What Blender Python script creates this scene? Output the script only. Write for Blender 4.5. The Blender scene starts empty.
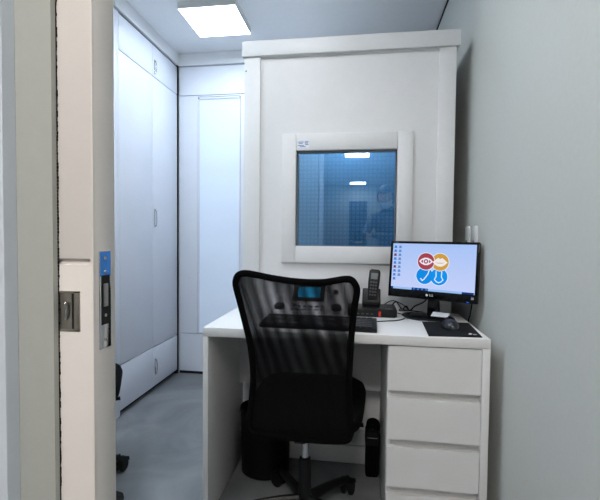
import bpy, bmesh, math, random
from mathutils import Vector, Matrix, Euler
random.seed(7)
C = bpy.context.scene.collection
S = bpy.context.scene
PI = math.pi

# ------------------------------------------------------------------ camera
cam_d = bpy.data.cameras.new('camera'); cam = bpy.data.objects.new('camera', cam_d); C.objects.link(cam)
S.camera = cam
cam_d.sensor_fit = 'HORIZONTAL'; cam_d.sensor_width = 36.0
cam_d.lens = 410.5 / 600 * 36.0
cam_d.clip_start = 0.02
cam.location = (0, 0, 1.10)
_yaw, _pitch, _roll = 0.1427, 0.034, 0.0097
cam.matrix_world = (Matrix.Translation((0, 0, 1.10)) @ Matrix.Rotation(_yaw, 4, 'Z')
                    @ Matrix.Rotation(PI/2 - _pitch, 4, 'X') @ Matrix.Rotation(_roll, 4, 'Z'))

# ------------------------------------------------------------------ world / exposure
w = bpy.data.worlds.new('world'); S.world = w; w.use_nodes = True
w.node_tree.nodes['Background'].inputs[0].default_value = (0.75, 0.85, 1.0, 1)
w.node_tree.nodes['Background'].inputs[1].default_value = 0.15
S.view_settings.view_transform = 'Standard'; S.view_settings.look = 'None'
S.view_settings.exposure = 0.0; S.view_settings.gamma = 1.0
S.view_settings.use_curve_mapping = False

# panel lamp strengths (used by the lamp builder)
ROOM_LAMP = dict(color=(0.73, 0.87, 1.0), watts=8.5)
LEFT_FILL = dict(color=(0.76, 0.88, 1.0), watts=17.0)  # unseen panel added to brighten the left cabinets, floor and ceiling
FRONT_LAMP = dict(color=(0.93, 0.96, 1.0), watts=10.0)
HALL_LAMP = dict(color=(1.0, 0.94, 0.89), watts=10.0)
DOORWAY_FILL = dict(color=(1.0, 0.94, 0.90), watts=39.0)  # unseen panel added as fill from the doorway side
WINDOW_GLOW = 0.19

# ------------------------------------------------------------------ helpers
def srgb(r, g, b):
    f = lambda c: (c/255/12.92) if c/255 <= 0.04045 else ((c/255+0.055)/1.055)**2.4
    return (f(r), f(g), f(b), 1)

def mat(name, rgb, rough=0.5, metal=0.0, noise=0.03, scale=40, bump=0.0, spec=None, emis=None, es=0, coat=0):
    m = bpy.data.materials.new(name); m.use_nodes = True
    nt = m.node_tree; p = nt.nodes['Principled BSDF']
    p.inputs['Roughness'].default_value = rough; p.inputs['Metallic'].default_value = metal
    if spec is not None: p.inputs['Specular IOR Level'].default_value = spec
    if coat: p.inputs['Coat Weight'].default_value = coat
    col = srgb(*rgb)
    tc = nt.nodes.new('ShaderNodeTexCoord'); n = nt.nodes.new('ShaderNodeTexNoise')
    n.inputs['Scale'].default_value = scale; n.inputs['Detail'].default_value = 4
    nt.links.new(tc.outputs['Object'], n.inputs['Vector'])
    r = nt.nodes.new('ShaderNodeValToRGB')
    r.color_ramp.elements[0].position = 0.3; r.color_ramp.elements[1].position = 0.7
    r.color_ramp.elements[0].color = tuple(c*(1-noise) for c in col[:3]) + (1,)
    r.color_ramp.elements[1].color = tuple(min(1, c*(1+noise)) for c in col[:3]) + (1,)
    nt.links.new(n.outputs['Fac'], r.inputs[0]); nt.links.new(r.outputs[0], p.inputs['Base Color'])
    if bump:
        b = nt.nodes.new('ShaderNodeBump'); b.inputs['Strength'].default_value = bump; b.inputs['Distance'].default_value = 0.002
        nt.links.new(n.outputs['Fac'], b.inputs['Height']); nt.links.new(b.outputs[0], p.inputs['Normal'])
    if emis:
        p.inputs['Emission Color'].default_value = srgb(*emis); p.inputs['Emission Strength'].default_value = es
    return m

def emat(name, rgb, strength=1.0):
    m = bpy.data.materials.new(name); m.use_nodes = True; nt = m.node_tree
    nt.nodes.clear(); e = nt.nodes.new('ShaderNodeEmission'); o = nt.nodes.new('ShaderNodeOutputMaterial')
    e.inputs[0].default_value = srgb(*rgb); e.inputs[1].default_value = strength
    nt.links.new(e.outputs[0], o.inputs[0]); return m

M = {}
M['wall'] = mat('grey_wall_paint', (175, 178, 173), 0.75, noise=0.015, scale=60, bump=0.08)
M['room_wall'] = mat('grey_wall_paint_lit', (200, 202, 198), 0.75, noise=0.015, scale=60, bump=0.08)  # the grey wall paint again, made paler to stand in for room light
M['ceiling'] = mat('ceiling_paint', (240, 241, 243), 0.85, noise=0.01, scale=30)
M['lam'] = mat('white_laminate', (231, 230, 229), 0.35, noise=0.012, scale=12)
M['cab'] = mat('cabinet_lacquer', (226, 228, 236), 0.42, noise=0.01, scale=6)
M['booth'] = mat('booth_paint', (223, 223, 224), 0.42, noise=0.012, scale=20, bump=0.03)
M['door'] = mat('door_paint', (226, 221, 217), 0.45, noise=0.012, scale=40, bump=0.05)
M['trim'] = mat('trim_paint', (208, 217, 228), 0.45, noise=0.01)
M['white_pl'] = mat('white_plastic', (225, 226, 226), 0.3, noise=0.01)
M['black_pl'] = mat('black_plastic', (9, 9, 10), 0.42, noise=0.1, spec=0.35)
M['gloss_bk'] = mat('gloss_black_plastic', (8, 8, 10), 0.16, noise=0.1, spec=0.25)
M['key'] = mat('key_plastic', (34, 35, 40), 0.45, noise=0.1)
M['blk_fab'] = mat('black_fabric', (6, 6, 7), 0.95, noise=0.3, scale=300, bump=0.3, spec=0.1)
M['rubber'] = mat('black_rubber', (9, 9, 9), 0.7, noise=0.1, spec=0.3)
M['dark'] = mat('dark_gap', (12, 12, 14), 0.8, noise=0.1)
M['chrome'] = mat('chrome', (205, 205, 208), 0.12, 1.0, noise=0.02)
M['steel'] = mat('brushed_steel', (176, 170, 163), 0.3, 1.0, noise=0.06, scale=200)
M['inst'] = mat('instrument_casing', (205, 202, 208), 0.45, noise=0.02)
M['red'] = mat('red_plastic', (200, 40, 35), 0.4, noise=0.02)
M['greytxt'] = mat('grey_print', (150, 152, 156), 0.5, noise=0.02)
M['whitetxt'] = mat('white_print', (225, 225, 228), 0.5, noise=0.02)
M['bluetxt'] = mat('blue_print', (120, 135, 185), 0.6, noise=0.02)
M['paper'] = mat('paper', (228, 232, 238), 0.7, noise=0.01)
M['bin'] = mat('bin_plastic', (8, 8, 9), 0.5, noise=0.1, spec=0.25)
M['keys2'] = mat('phone_keys', (62, 64, 68), 0.5)
M['gasket'] = mat('grey_gasket', (120, 126, 132), 0.6)
M['lcd_ph'] = mat('phone_display', (78, 88, 92), 0.3, noise=0.03)
M['skin'] = mat('skin', (196, 150, 126), 0.55, noise=0.04, scale=30)
M['hair'] = mat('dark_hair', (16, 13, 12), 0.6, noise=0.3, scale=90, bump=0.4)
M['shirt'] = mat('grey_shirt', (74, 82, 96), 0.85, noise=0.05, scale=20)
M['trousers'] = mat('dark_trousers', (40, 44, 56), 0.9, noise=0.1)
M['mask'] = mat('mask_cloth', (215, 218, 222), 0.8, noise=0.03)
M['doord'] = mat('blue_door', (40, 62, 84), 0.5, noise=0.03)
M['hallfloor'] = mat('hall_floor', (150, 150, 150), 0.5, noise=0.05, scale=5)

def floor_mat():
    m = bpy.data.materials.new('polished_cement'); m.use_nodes = True; nt = m.node_tree
    p = nt.nodes['Principled BSDF']; tc = nt.nodes.new('ShaderNodeTexCoord')
    n = nt.nodes.new('ShaderNodeTexNoise'); n.inputs['Scale'].default_value = 2.4; n.inputs['Detail'].default_value = 7; n.inputs['Distortion'].default_value = 1.2
    n2 = nt.nodes.new('ShaderNodeTexNoise'); n2.inputs['Scale'].default_value = 40; n2.inputs['Detail'].default_value = 5
    nt.links.new(tc.outputs['Object'], n.inputs['Vector']); nt.links.new(tc.outputs['Object'], n2.inputs['Vector'])
    r = nt.nodes.new('ShaderNodeValToRGB'); r.color_ramp.elements[0].position = 0.32; r.color_ramp.elements[1].position = 0.72
    r.color_ramp.elements[0].color = srgb(104, 107, 110); r.color_ramp.elements[1].color = srgb(142, 144, 146)
    nt.links.new(n.outputs['Fac'], r.inputs[0]); nt.links.new(r.outputs[0], p.inputs['Base Color'])
    mr = nt.nodes.new('ShaderNodeMapRange'); mr.inputs[3].default_value = 0.32; mr.inputs[4].default_value = 0.5
    nt.links.new(n2.outputs['Fac'], mr.inputs[0]); nt.links.new(mr.outputs[0], p.inputs['Roughness'])
    return m
M['floor'] = floor_mat()

def grid_mat():
    """blue perforated acoustic lining: a pattern of fine dark lines"""
    m = bpy.data.materials.new('acoustic_lining'); m.use_nodes = True; nt = m.node_tree
    p = nt.nodes['Principled BSDF']; p.inputs['Roughness'].default_value = 0.8
    tc = nt.nodes.new('ShaderNodeTexCoord'); sx = nt.nodes.new('ShaderNodeSeparateXYZ')
    nt.links.new(tc.outputs['Object'], sx.inputs[0])
    def line(sock, pitch, width):
        a = nt.nodes.new('ShaderNodeMath'); a.operation = 'DIVIDE'; a.inputs[1].default_value = pitch; nt.links.new(sock, a.inputs[0])
        f = nt.nodes.new('ShaderNodeMath'); f.operation = 'FRACT'; nt.links.new(a.outputs[0], f.inputs[0])
        g = nt.nodes.new('ShaderNodeMath'); g.operation = 'LESS_THAN'; g.inputs[1].default_value = width; nt.links.new(f.outputs[0], g.inputs[0])
        return g.outputs[0]
    outs = [line(sx.outputs['X'], 0.029, 0.3), line(sx.outputs['Z'], 0.029, 0.3), line(sx.outputs['Y'], 0.029, 0.3)]
    ad = nt.nodes.new('ShaderNodeMath'); ad.operation = 'MAXIMUM'; nt.links.new(outs[0], ad.inputs[0]); nt.links.new(outs[1], ad.inputs[1])
    mx = nt.nodes.new('ShaderNodeMix'); mx.data_type = 'RGBA'
    mx.inputs[6].default_value = srgb(168, 192, 200); mx.inputs[7].default_value = srgb(134, 164, 178)
    nt.links.new(ad.outputs[0], mx.inputs[0]); nt.links.new(mx.outputs[2], p.inputs['Base Color'])
    return m
M['lining'] = grid_mat()

def glass_mat():
    m = bpy.data.materials.new('booth_glass'); m.use_nodes = True; nt = m.node_tree; nt.nodes.clear()
    o = nt.nodes.new('ShaderNodeOutputMaterial'); t = nt.nodes.new('ShaderNodeBsdfTransparent'); t.inputs[0].default_value = (0.60, 0.78, 0.92, 1)
    g = nt.nodes.new('ShaderNodeBsdfGlossy'); g.inputs['Roughness'].default_value = 0.015; g.inputs[0].default_value = (0.62, 0.82, 1.0, 1)
    lw = nt.nodes.new('ShaderNodeFresnel'); lw.inputs[0].default_value = 3.3
    mx = nt.nodes.new('ShaderNodeMixShader')
    nt.links.new(lw.outputs[0], mx.inputs[0]); nt.links.new(t.outputs[0], mx.inputs[1]); nt.links.new(g.outputs[0], mx.inputs[2]); nt.links.new(mx.outputs[0], o.inputs[0])
    return m
M['glass'] = glass_mat()

def mesh_mat(name, pitches, ang, fill):
    """woven net: dark threads with real holes between them"""
    m = bpy.data.materials.new(name); m.use_nodes = True; nt = m.node_tree; nt.nodes.clear()
    o = nt.nodes.new('ShaderNodeOutputMaterial'); t = nt.nodes.new('ShaderNodeBsdfTransparent')
    d = nt.nodes.new('ShaderNodeBsdfPrincipled'); d.inputs['Base Color'].default_value = srgb(10, 9, 12); d.inputs['Roughness'].default_value = 0.8; d.inputs['Specular IOR Level'].default_value = 0.15
    tc = nt.nodes.new('ShaderNodeTexCoord'); mp = nt.nodes.new('ShaderNodeMapping'); mp.inputs['Rotation'].default_value = (0, ang, 0)
    nt.links.new(tc.outputs['Object'], mp.inputs[0]); sx = nt.nodes.new('ShaderNodeSeparateXYZ'); nt.links.new(mp.outputs[0], sx.inputs[0])
    fs = []
    for ax, pitch in (('X', pitches[0]), ('Z', pitches[1])):
        a = nt.nodes.new('ShaderNodeMath'); a.operation = 'DIVIDE'; a.inputs[1].default_value = pitch; nt.links.new(sx.outputs[ax], a.inputs[0])
        f = nt.nodes.new('ShaderNodeMath'); f.operation = 'FRACT'; nt.links.new(a.outputs[0], f.inputs[0])
        g = nt.nodes.new('ShaderNodeMath'); g.operation = 'LESS_THAN'; g.inputs[1].default_value = fill; nt.links.new(f.outputs[0], g.inputs[0]); fs.append(g.outputs[0])
    mxm = nt.nodes.new('ShaderNodeMath'); mxm.operation = 'MAXIMUM'; nt.links.new(fs[0], mxm.inputs[0]); nt.links.new(fs[1], mxm.inputs[1])
    mx = nt.nodes.new('ShaderNodeMixShader'); nt.links.new(mxm.outputs[0], mx.inputs[0]); nt.links.new(t.outputs[0], mx.inputs[1]); nt.links.new(d.outputs[0], mx.inputs[2]); nt.links.new(mx.outputs[0], o.inputs[0])
    return m
M['net1'] = mesh_mat('woven_net_outer', (0.0031, 0.0031), 0.010, 0.43)
M['net2'] = mesh_mat('woven_net_inner', (0.00336, 0.0031), -0.014, 0.41)

# mesh helpers ------------------------------------------------------
def box(bm, x0, x1, y0, y1, z0, z1, bev=0.0, seg=2, mtx=None):
    b = bmesh.new()
    bmesh.ops.create_cube(b, size=1.0)
    for v in b.verts:
        v.co = Vector(((x0+x1)/2 + v.co.x*(x1-x0), (y0+y1)/2 + v.co.y*(y1-y0), (z0+z1)/2 + v.co.z*(z1-z0)))
    if bev > 0:
        bmesh.ops.bevel(b, geom=list(b.edges), offset=bev, segments=seg, profile=0.5, affect='EDGES')
    if mtx is not None: b.transform(mtx)
    me = bpy.data.meshes.new('t'); b.to_mesh(me); bm.from_mesh(me); bpy.data.meshes.remove(me); b.free()

def prism(bm, pts, axis, a0, a1, bev=0.0, mtx=None):
    """extrude a polygon given in the other two axes along axis"""
    b = bmesh.new()
    def mk(p, a):
        return {'x': (a, p[0], p[1]), 'y': (p[0], a, p[1]), 'z': (p[0], p[1], a)}[axis]
    lo = [b.verts.new(mk(p, a0)) for p in pts]; hi = [b.verts.new(mk(p, a1)) for p in pts]
    b.faces.new(lo); b.faces.new(list(reversed(hi)))
    n = len(pts)
    for i in range(n): b.faces.new((lo[(i+1) % n], lo[i], hi[i], hi[(i+1) % n]))
    bmesh.ops.recalc_face_normals(b, faces=list(b.faces))
    if bev: bmesh.ops.bevel(b, geom=list(b.edges), offset=bev, segments=2, profile=0.5, affect='EDGES')
    if mtx is not None: b.transform(mtx)
    me = bpy.data.meshes.new('t'); b.to_mesh(me); bm.from_mesh(me); bpy.data.meshes.remove(me); b.free()

def lathe(bm, prof, center=(0, 0, 0), seg=40, mtx=None):
    b = bmesh.new(); rings = []
    for r, z in prof:
        if r < 1e-6: rings.append([b.verts.new((0, 0, z))])
        else: rings.append([b.verts.new((r*math.cos(2*PI*i/seg), r*math.sin(2*PI*i/seg), z)) for i in range(seg)])
    for a, c in zip(rings[:-1], rings[1:]):
        for i in range(seg):
            j = (i+1) % seg
            if len(a) == 1 and len(c) == 1: continue
            if len(a) == 1: b.faces.new((a[0], c[i], c[j]))
            elif len(c) == 1: b.faces.new((a[i], c[0], a[j]))
            else: b.faces.new((a[i], c[i], c[j], a[j]))
    if mtx is not None: b.transform(mtx)
    b.transform(Matrix.Translation(center))
    bmesh.ops.recalc_face_normals(b, faces=list(b.faces))
    me = bpy.data.meshes.new('t'); b.to_mesh(me); bm.from_mesh(me); bpy.data.meshes.remove(me); b.free()

def spline(pts, n=8, closed=False):
    P = [Vector(p) for p in pts]; out = []; N = len(P)
    rng = range(N) if closed else range(N-1)
    for i in rng:
        if closed: p0, p1, p2, p3 = P[(i-1) % N], P[i], P[(i+1) % N], P[(i+2) % N]
        else: p0, p1, p2, p3 = P[max(i-1, 0)], P[i], P[i+1], P[min(i+2, N-1)]
        for k in range(n):
            t = k/n
            out.append(0.5*((2*p1) + (-p0+p2)*t + (2*p0-5*p1+4*p2-p3)*t*t + (-p0+3*p1-3*p2+p3)*t**3))
    if not closed: out.append(P[-1])
    return out

def tube(bm, pts, r, seg=10, closed=False, flat=1.0):
    """sweep a circle (radius r, or list of radii) along pts"""
    P = [Vector(p) for p in pts]; n = len(P); rings = []
    R = r if isinstance(r, (list, tuple)) else [r]*n
    T0 = None; N = None
    for i in range(n):
        if closed: t = (P[(i+1) % n]-P[(i-1) % n])
        else: t = (P[min(i+1, n-1)]-P[max(i-1, 0)])
        t.normalize()
        if N is None:
            N = t.orthogonal().normalized() if abs(t.y) > 0.95 else (Vector((0, 1, 0)) - t*t.y).normalized()
        else: N = (N - t*N.dot(t)).normalized()
        B = t.cross(N)
        rings.append([bm.verts.new(P[i] + N*(R[i]*flat*math.cos(2*PI*k/seg)) + B*(R[i]*math.sin(2*PI*k/seg))) for k in range(seg)])
    m = n if closed else n-1
    for i in range(m):
        a, c = rings[i], rings[(i+1) % n]
        off = 0
        if closed and i == n-1:
            off = min(range(seg), key=lambda o: (a[0].co-c[o].co).length)
        for k in range(seg):
            bm.faces.new((a[k], a[(k+1) % seg], c[(k+1+off) % seg], c[(k+off) % seg]))
    if not closed:
        bm.faces.new(list(reversed(rings[0]))); bm.faces.new(rings[-1])

def link(name, bm, m, parent=None, smooth=False, mats=None):
    me = bpy.data.meshes.new(name)
    bmesh.ops.recalc_face_normals(bm, faces=list(bm.faces))
    bm.to_mesh(me); bm.free()
    if mats:
        for x in mats: me.materials.append(x)
    else: me.materials.append(M[m] if isinstance(m, str) else m)
    if smooth:
        for p in me.polygons: p.use_smooth = True
        try: me.set_sharp_from_angle(angle=math.radians(38))
        except Exception: pass
    o = bpy.data.objects.new(name, me); C.objects.link(o)
    if parent is not None: o.parent = parent
    return o

def obj_box(name, d, m, parent=None, bev=0.0, mtx=None):
    bm = bmesh.new(); box(bm, *d, bev=bev, mtx=mtx); return link(name, bm, m, parent, smooth=bev > 0)

def thing(name, label, cat, loc=(0, 0, 0), rz=0, group=None):
    o = bpy.data.objects.new(name, None); C.objects.link(o); o.empty_display_size = 0.05
    o.location = loc; o.rotation_euler = (0, 0, rz); o['label'] = label; o['category'] = cat
    if group: o['group'] = group
    return o
def tag(o, label, cat, group=None, kind=None):
    o['label'] = label; o['category'] = cat
    if group: o['group'] = group
    if kind: o['kind'] = kind
    return o
def struct(o, label=None):
    o['kind'] = 'structure'
    if label: o['label'] = label
    return o

def text_bm(txt, size, mtx, depth=0.0004, font_bold=False):
    cu = bpy.data.curves.new('tx', 'FONT'); cu.body = txt; cu.size = size; cu.extrude = depth
    cu.align_x = 'CENTER'; cu.align_y = 'CENTER'
    ob = bpy.data.objects.new('tx', cu); C.objects.link(ob)
    bpy.context.view_layer.update()
    me = bpy.data.meshes.new_from_object(ob.evaluated_get(bpy.context.evaluated_depsgraph_get()))
    bm = bmesh.new(); bm.from_mesh(me); bm.transform(mtx)
    bpy.data.objects.remove(ob); bpy.data.curves.remove(cu); bpy.data.meshes.remove(me)
    return bm

# ------------------------------------------------------------------ STRUCTURE
CEIL = 2.50; WX = 0.50; LX = -2.02; BKY = 3.07
struct(obj_box('floor', (LX-0.1, 1.30, -7.3, 3.2, -0.1, 0.0), 'floor'))
struct(obj_box('ceiling', (LX-0.1, 1.30, -7.3, 3.2, CEIL, CEIL+0.1), 'ceiling'))
struct(obj_box('wall_right', (WX, WX+0.1, 0.52, 3.2, 0, CEIL), 'room_wall'))
struct(obj_box('wall_left', (LX-0.1, LX, 0.52, 3.2, 0, CEIL), 'room_wall'))
# dark shadow gap where the right wall meets the ceiling
struct(obj_box('trim_1', (WX-0.006, WX, 0.53, 3.07, CEIL-0.012, CEIL), 'dark'))
# back wall with its tall frosted window opening
bm = bmesh.new()
wx0, wx1, wz0, wz1 = -1.25, -0.912, 0.327, 2.165
box(bm, LX, wx0, BKY+0.02, BKY+0.14, 0, CEIL); box(bm, wx1, WX, BKY+0.02, BKY+0.14, 0, CEIL)
box(bm, wx0, wx1, BKY+0.02, BKY+0.14, 0, wz0); box(bm, wx0, wx1, BKY+0.02, BKY+0.14, wz1, CEIL)
struct(link('wall_back', bm, 'cab'))
# panelling of the back wall (flush boards with fine joints)
bm = bmesh.new()
box(bm, -1.405, wx0-0.003, BKY, BKY+0.02, 0.325, 2.178, bev=0.0015)
box(bm, wx1+0.003, -0.60, BKY, BKY+0.02, 0.325, 2.178, bev=0.0015)
box(bm, -1.405, -0.60, BKY, BKY+0.02, 2.183, 2.400, bev=0.0015)
box(bm, -1.405, -0.60, BKY, BKY+0.02, 0.022, 0.320, bev=0.0015)
box(bm, wx0-0.003, wx1+0.003, BKY, BKY+0.02, wz1+0.004, 2.178, bev=0.001)
pb = struct(link('trim_2', bm, 'cab'))
bm = bmesh.new()
box(bm, -1.42, WX-0.01, BKY-0.012, BKY+0.02, 2.408, CEIL, bev=0.002)
struct(link('trim_3', bm, 'ceiling'))
bm = bmesh.new(); box(bm, -1.405, -0.60, BKY+0.006, BKY+0.02, 0, 0.022); struct(link('baseboard_back', bm, 'dark'))
# window: reveal frame and glowing frosted pane (daylight behind it)
bm = bmesh.new()
for d in ((wx0, wx0+0.008, wz0, wz1), (wx1-0.008, wx1, wz0, wz1), (wx0, wx1, wz1-0.012, wz1), (wx0, wx1, wz0, wz0+0.006)):
    box(bm, d[0], d[1], BKY+0.002, BKY+0.05, d[2], d[3])
win = struct(link('window_1', bm, 'cab'))
m = bpy.data.materials.new('frosted_daylight'); m.use_nodes = True; nt = m.node_tree
p = nt.nodes['Principled BSDF']; p.inputs['Base Color'].default_value = srgb(215, 225, 238); p.inputs['Roughness'].default_value = 0.35
tc = nt.nodes.new('ShaderNodeTexCoord'); mp = nt.nodes.new('ShaderNodeMapping'); mp.inputs['Scale'].default_value = (0.6, 0.6, 2.4)
nz = nt.nodes.new('ShaderNodeTexNoise'); nz.inputs['Scale'].default_value = 1.6; nz.inputs['Detail'].default_value = 1
nt.links.new(tc.outputs['Object'], mp.inputs[0]); nt.links.new(mp.outputs[0], nz.inputs['Vector'])
mr = nt.nodes.new('ShaderNodeMapRange'); mr.inputs[1].default_value = 0.3; mr.inputs[2].default_value = 0.7
mr.inputs[3].default_value = WINDOW_GLOW*0.8; mr.inputs[4].default_value = WINDOW_GLOW*1.15
nt.links.new(nz.outputs['Fac'], mr.inputs[0]); nt.links.new(mr.outputs[0], p.inputs['Emission Strength'])
p.inputs['Emission Color'].default_value = srgb(198, 218, 250)
bm = bmesh.new(); box(bm, wx0+0.008, wx1-0.008, BKY+0.012, BKY+0.022, wz0+0.006, wz1-0.012)
link('frosted_pane', bm, m, win)
# soffit over the left cabinets
struct(obj_box('trim_4', (LX, -1.405, 2.226, 3.07, 2.413, CEIL), 'ceiling'))

# front wall (the one with the pocket door), seen from the hallway
JX = -0.3520
bm = bmesh.new()
box(bm, -2.0, JX, 0.431, 0.4385, 0, CEIL)            # hallway skin
box(bm, -2.0, JX, 0.489, 0.52, 0, CEIL)              # room skin
box(bm, -2.0, -1.25, 0.4385, 0.489, 0, CEIL)         # pocket back
box(bm, JX, WX, 0.431, 0.52, 2.30, CEIL)             # lintel
box(bm, 0.485, 1.10, 0.431, 0.52, 0, CEIL)           # right of the opening
struct(link('wall_front', bm, 'wall'))
bm = bmesh.new(); box(bm, -0.46, -0.398, 0.412, 0.431, 0, 2.40, bev=0.001); struct(link('trim_5', bm, 'trim'))
# fuzzy brush seal between wall and door leaf
bm = bmesh.new()
for i in range(565):
    z = 0.02 + i*0.004
    j = random.uniform(0.0, 0.0012)
    box(bm, JX-0.004, JX+0.0005+j, 0.4385, 0.4395, z, z+0.0036)
struct(link('trim_6', bm, 'rubber'))
# hallway behind the camera
struct(obj_box('wall_hall_left', (-1.10, -1.0, -7.3, 0.431, 0, CEIL), 'wall'))
struct(obj_box('wall_hall_right', (0.95, 1.05, -7.3, 0.431, 0, CEIL), 'wall'))
struct(obj_box('wall_hall_end', (-1.0, 0.95, -7.3, -7.2, 0, CEIL), 'wall'))
d1 = struct(obj_box('door_1', (-0.28, 0.20, -7.2, -7.16, 0.0, 2.05), 'doord'))
bm = bmesh.new(); box(bm, -0.24, -0.20, -7.16, -7.12, 0.98, 1.0, bev=0.003); box(bm, -0.24, -0.13, -7.13, -7.11, 0.98, 1.0, bev=0.003); link('door_handle', bm, 'steel', d1)
d2 = struct(obj_box('door_2', (-1.0, -0.965, -2.4, -1.5, 0.0, 2.1), 'trim'))
bm = bmesh.new(); tube(bm, [(-0.965, -1.58, 0.95), (-0.92, -1.58, 0.95), (-0.92, -1.58, 1.35), (-0.965, -1.58, 1.35)], 0.012); link('door_handle', bm, 'steel', d2)

# pocket door leaf
LXE = -0.307; LY0, LY1 = 0.440, 0.483
bm = bmesh.new()
# leaf with a V-groove across the face that stops before the stile edge
zg = 1.067
box(bm, -1.17, LXE, LY0+0.004, LY1, 0.012, 2.285, bev=0.0012)
box(bm, -1.17, LXE-0.0012, LY0, LY0+0.005, 0.012, zg-0.0034, bev=0.0016)
box(bm, -1.17, LXE-0.0012, LY0, LY0+0.005, zg+0.0034, 2.285, bev=0.0016)
box(bm, LXE-0.0045, LXE-0.0004, LY0+0.0002, LY0+0.006, 0.012, 2.285, bev=0.0005)
leaf = struct(link('door_3', bm, 'door', smooth=True))
# flush pull
bm = bmesh.new()
px0, px1, pz0, pz1 = -0.385, -0.3245, 0.9845, 1.0325
for d in ((px0, px1, pz1-0.0025, pz1), (px0, px1, pz0, pz0+0.0025), (px1-0.0075, px1, pz0, pz1), (px0, px0+0.006, pz0, pz1)):
    box(bm, d[0], d[1], LY0-0.0012, LY0+0.001, d[2], d[3], bev=0.0006)
box(bm, px0+0.004, px1-0.0075, LY0-0.0002, LY0+0.0008, pz0+0.002, pz1-0.002)
pull = link('flush_pull', bm, 'steel', leaf, smooth=True)
bm = bmesh.new(); box(bm, px1-0.0105, px1-0.008, LY0-0.0008, LY0+0.0002, pz0+0.003, pz1-0.003); link('recess', bm, 'dark', pull)
bm = bmesh.new(); tube(bm, spline([(px1-0.0185, LY0+0.000, 1.019), (px1-0.0175, LY0-0.0025, 1.018), (px1-0.0155, LY0-0.003, 1.008), (px1-0.0175, LY0-0.0025, 1.000), (px1-0.0185, LY0+0.000, 0.999)], 6), 0.0013)
link('finger_hook', bm, 'chrome', pull, smooth=True)
# lock faceplate on the leading edge
bm = bmesh.new(); box(bm, LXE-0.0005, LXE+0.0012, 0.4495, 0.4720, 0.9605, 1.0795, bev=0.0006)
fp = link('lock_faceplate', bm, 'chrome', leaf, smooth=True)
bm = bmesh.new(); box(bm, LXE+0.0012, LXE+0.0016, 0.4525, 0.4690, 0.990, 1.050); link('bolt_slot', bm, 'dark', fp)
bm = bmesh.new(); box(bm, LXE+0.0010, LXE+0.0030, 0.4560, 0.4640, 1.012, 1.040, bev=0.0006); link('hook_bolt', bm, 'steel', fp)
fm = bpy.data.materials.new('blue_patch'); fm.use_nodes = True
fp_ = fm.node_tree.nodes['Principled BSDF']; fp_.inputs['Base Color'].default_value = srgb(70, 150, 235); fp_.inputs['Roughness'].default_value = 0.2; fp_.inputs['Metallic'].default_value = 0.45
bm = bmesh.new(); box(bm, LXE+0.0012, LXE+0.0014, 0.4502, 0.4713, 1.0490, 1.0788); link('blue_patch', bm, fm, fp)  # thin blue layer over the upper part of the faceplate
for zz in (1.071, 1.054, 1.001, 0.971):
    bm = bmesh.new(); lathe(bm, [(0, 0.0012), (0.0018, 0.001), (0.0024, 0)], (LXE+0.0013, 0.4605, zz), 14, Matrix.Rotation(PI/2, 4, 'Y')); link('screw', bm, 'steel', fp)

# ------------------------------------------------------------------ ceiling lamps
def panel_lamp(label, cx, cy, size, spec, group=None):
    t = thing('ceiling_light', label, 'ceiling light', (cx, cy, CEIL), 0, group)
    h = size/2; fr = 0.004; dz = 0.042
    bm = bmesh.new()
    box(bm, -h, h, -h, -h+fr, -dz, 0); box(bm, -h, h, h-fr, h, -dz, 0); box(bm, -h, -h+fr, -h+fr, h-fr, -dz, 0); box(bm, h-fr, h, -h+fr, h-fr, -dz, 0)
    box(bm, -h+fr, h-fr, -h+fr, h-fr, -0.004, 0)
    link('housing', bm, 'white_pl', t)
    em = emat('lamp_diffuser', (255, 255, 255), 1.0)
    e = em.node_tree.nodes['Emission']; c = spec['color']; e.inputs[0].default_value = (c[0], c[1], c[2], 1)
    # radiance from watts (lambertian emitter)
    area = (size-2*fr)**2
    e.inputs[1].default_value = spec['watts']/(area*PI)
    bm = bmesh.new(); box(bm, -h+fr, h-fr, -h+fr, h-fr, -dz+0.001, -dz+0.006)
    link('diffuser', bm, em, t)
    return t
panel_lamp('square white surface ceiling panel light over the floor between the cabinets and booth', -0.922, 2.562, 0.36, ROOM_LAMP)
panel_lamp('square ceiling panel light above the desk chair, beyond the top of the photo', -0.50, 1.12, 0.36, FRONT_LAMP)
panel_lamp('added fill panel light over the left side of the room, above the half-hidden chair', -1.45, 1.35, 0.36, LEFT_FILL)
panel_lamp('hallway ceiling panel light in mid hallway, seen mirrored high in the booth glass', -0.05, -2.95, 0.40, HALL_LAMP)
panel_lamp('added hallway fill light right above the doorway side, behind the photographer', -0.05, -0.75, 0.50, DOORWAY_FILL)
panel_lamp('hallway ceiling panel light at the far end, seen mirrored lower in the booth glass', -0.05, -6.6, 0.40, HALL_LAMP)

# ------------------------------------------------------------------ left cabinets
CX = -1.415
cab = thing('wall_cabinet', 'full height white built-in cabinet wall with small chrome handles on the left', 'cabinet', (-1.7, 2.65, 0))
def child(name, bm, m, par, smooth=True, label=None):
    """world-space geometry parented to a thing that stands at par.location"""
    bm.transform(Matrix.LocRotScale(par.location, par.rotation_euler, None).inverted())
    o = link(name, bm, m, par, smooth)
    if label: o['label'] = label
    return o
def sub(name, bm, m, par, smooth=True):
    root = par.parent
    bm.transform(Matrix.LocRotScale(root.location, root.rotation_euler, None).inverted())
    return link(name, bm, m, par, smooth)
cy0, cy1, cym = 2.272, 3.055, 2.672
bm = bmesh.new(); box(bm, LX+0.01, CX-0.02, 2.272, 3.060, 0.03, 2.400); box(bm, LX+0.01, CX-0.010, 2.23, 3.060, 2.400, 2.4125); box(bm, CX-0.030, CX+0.004, 3.056, 3.0695, 0.0, 2.4125); child('body', bm, 'dark', cab)
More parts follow.
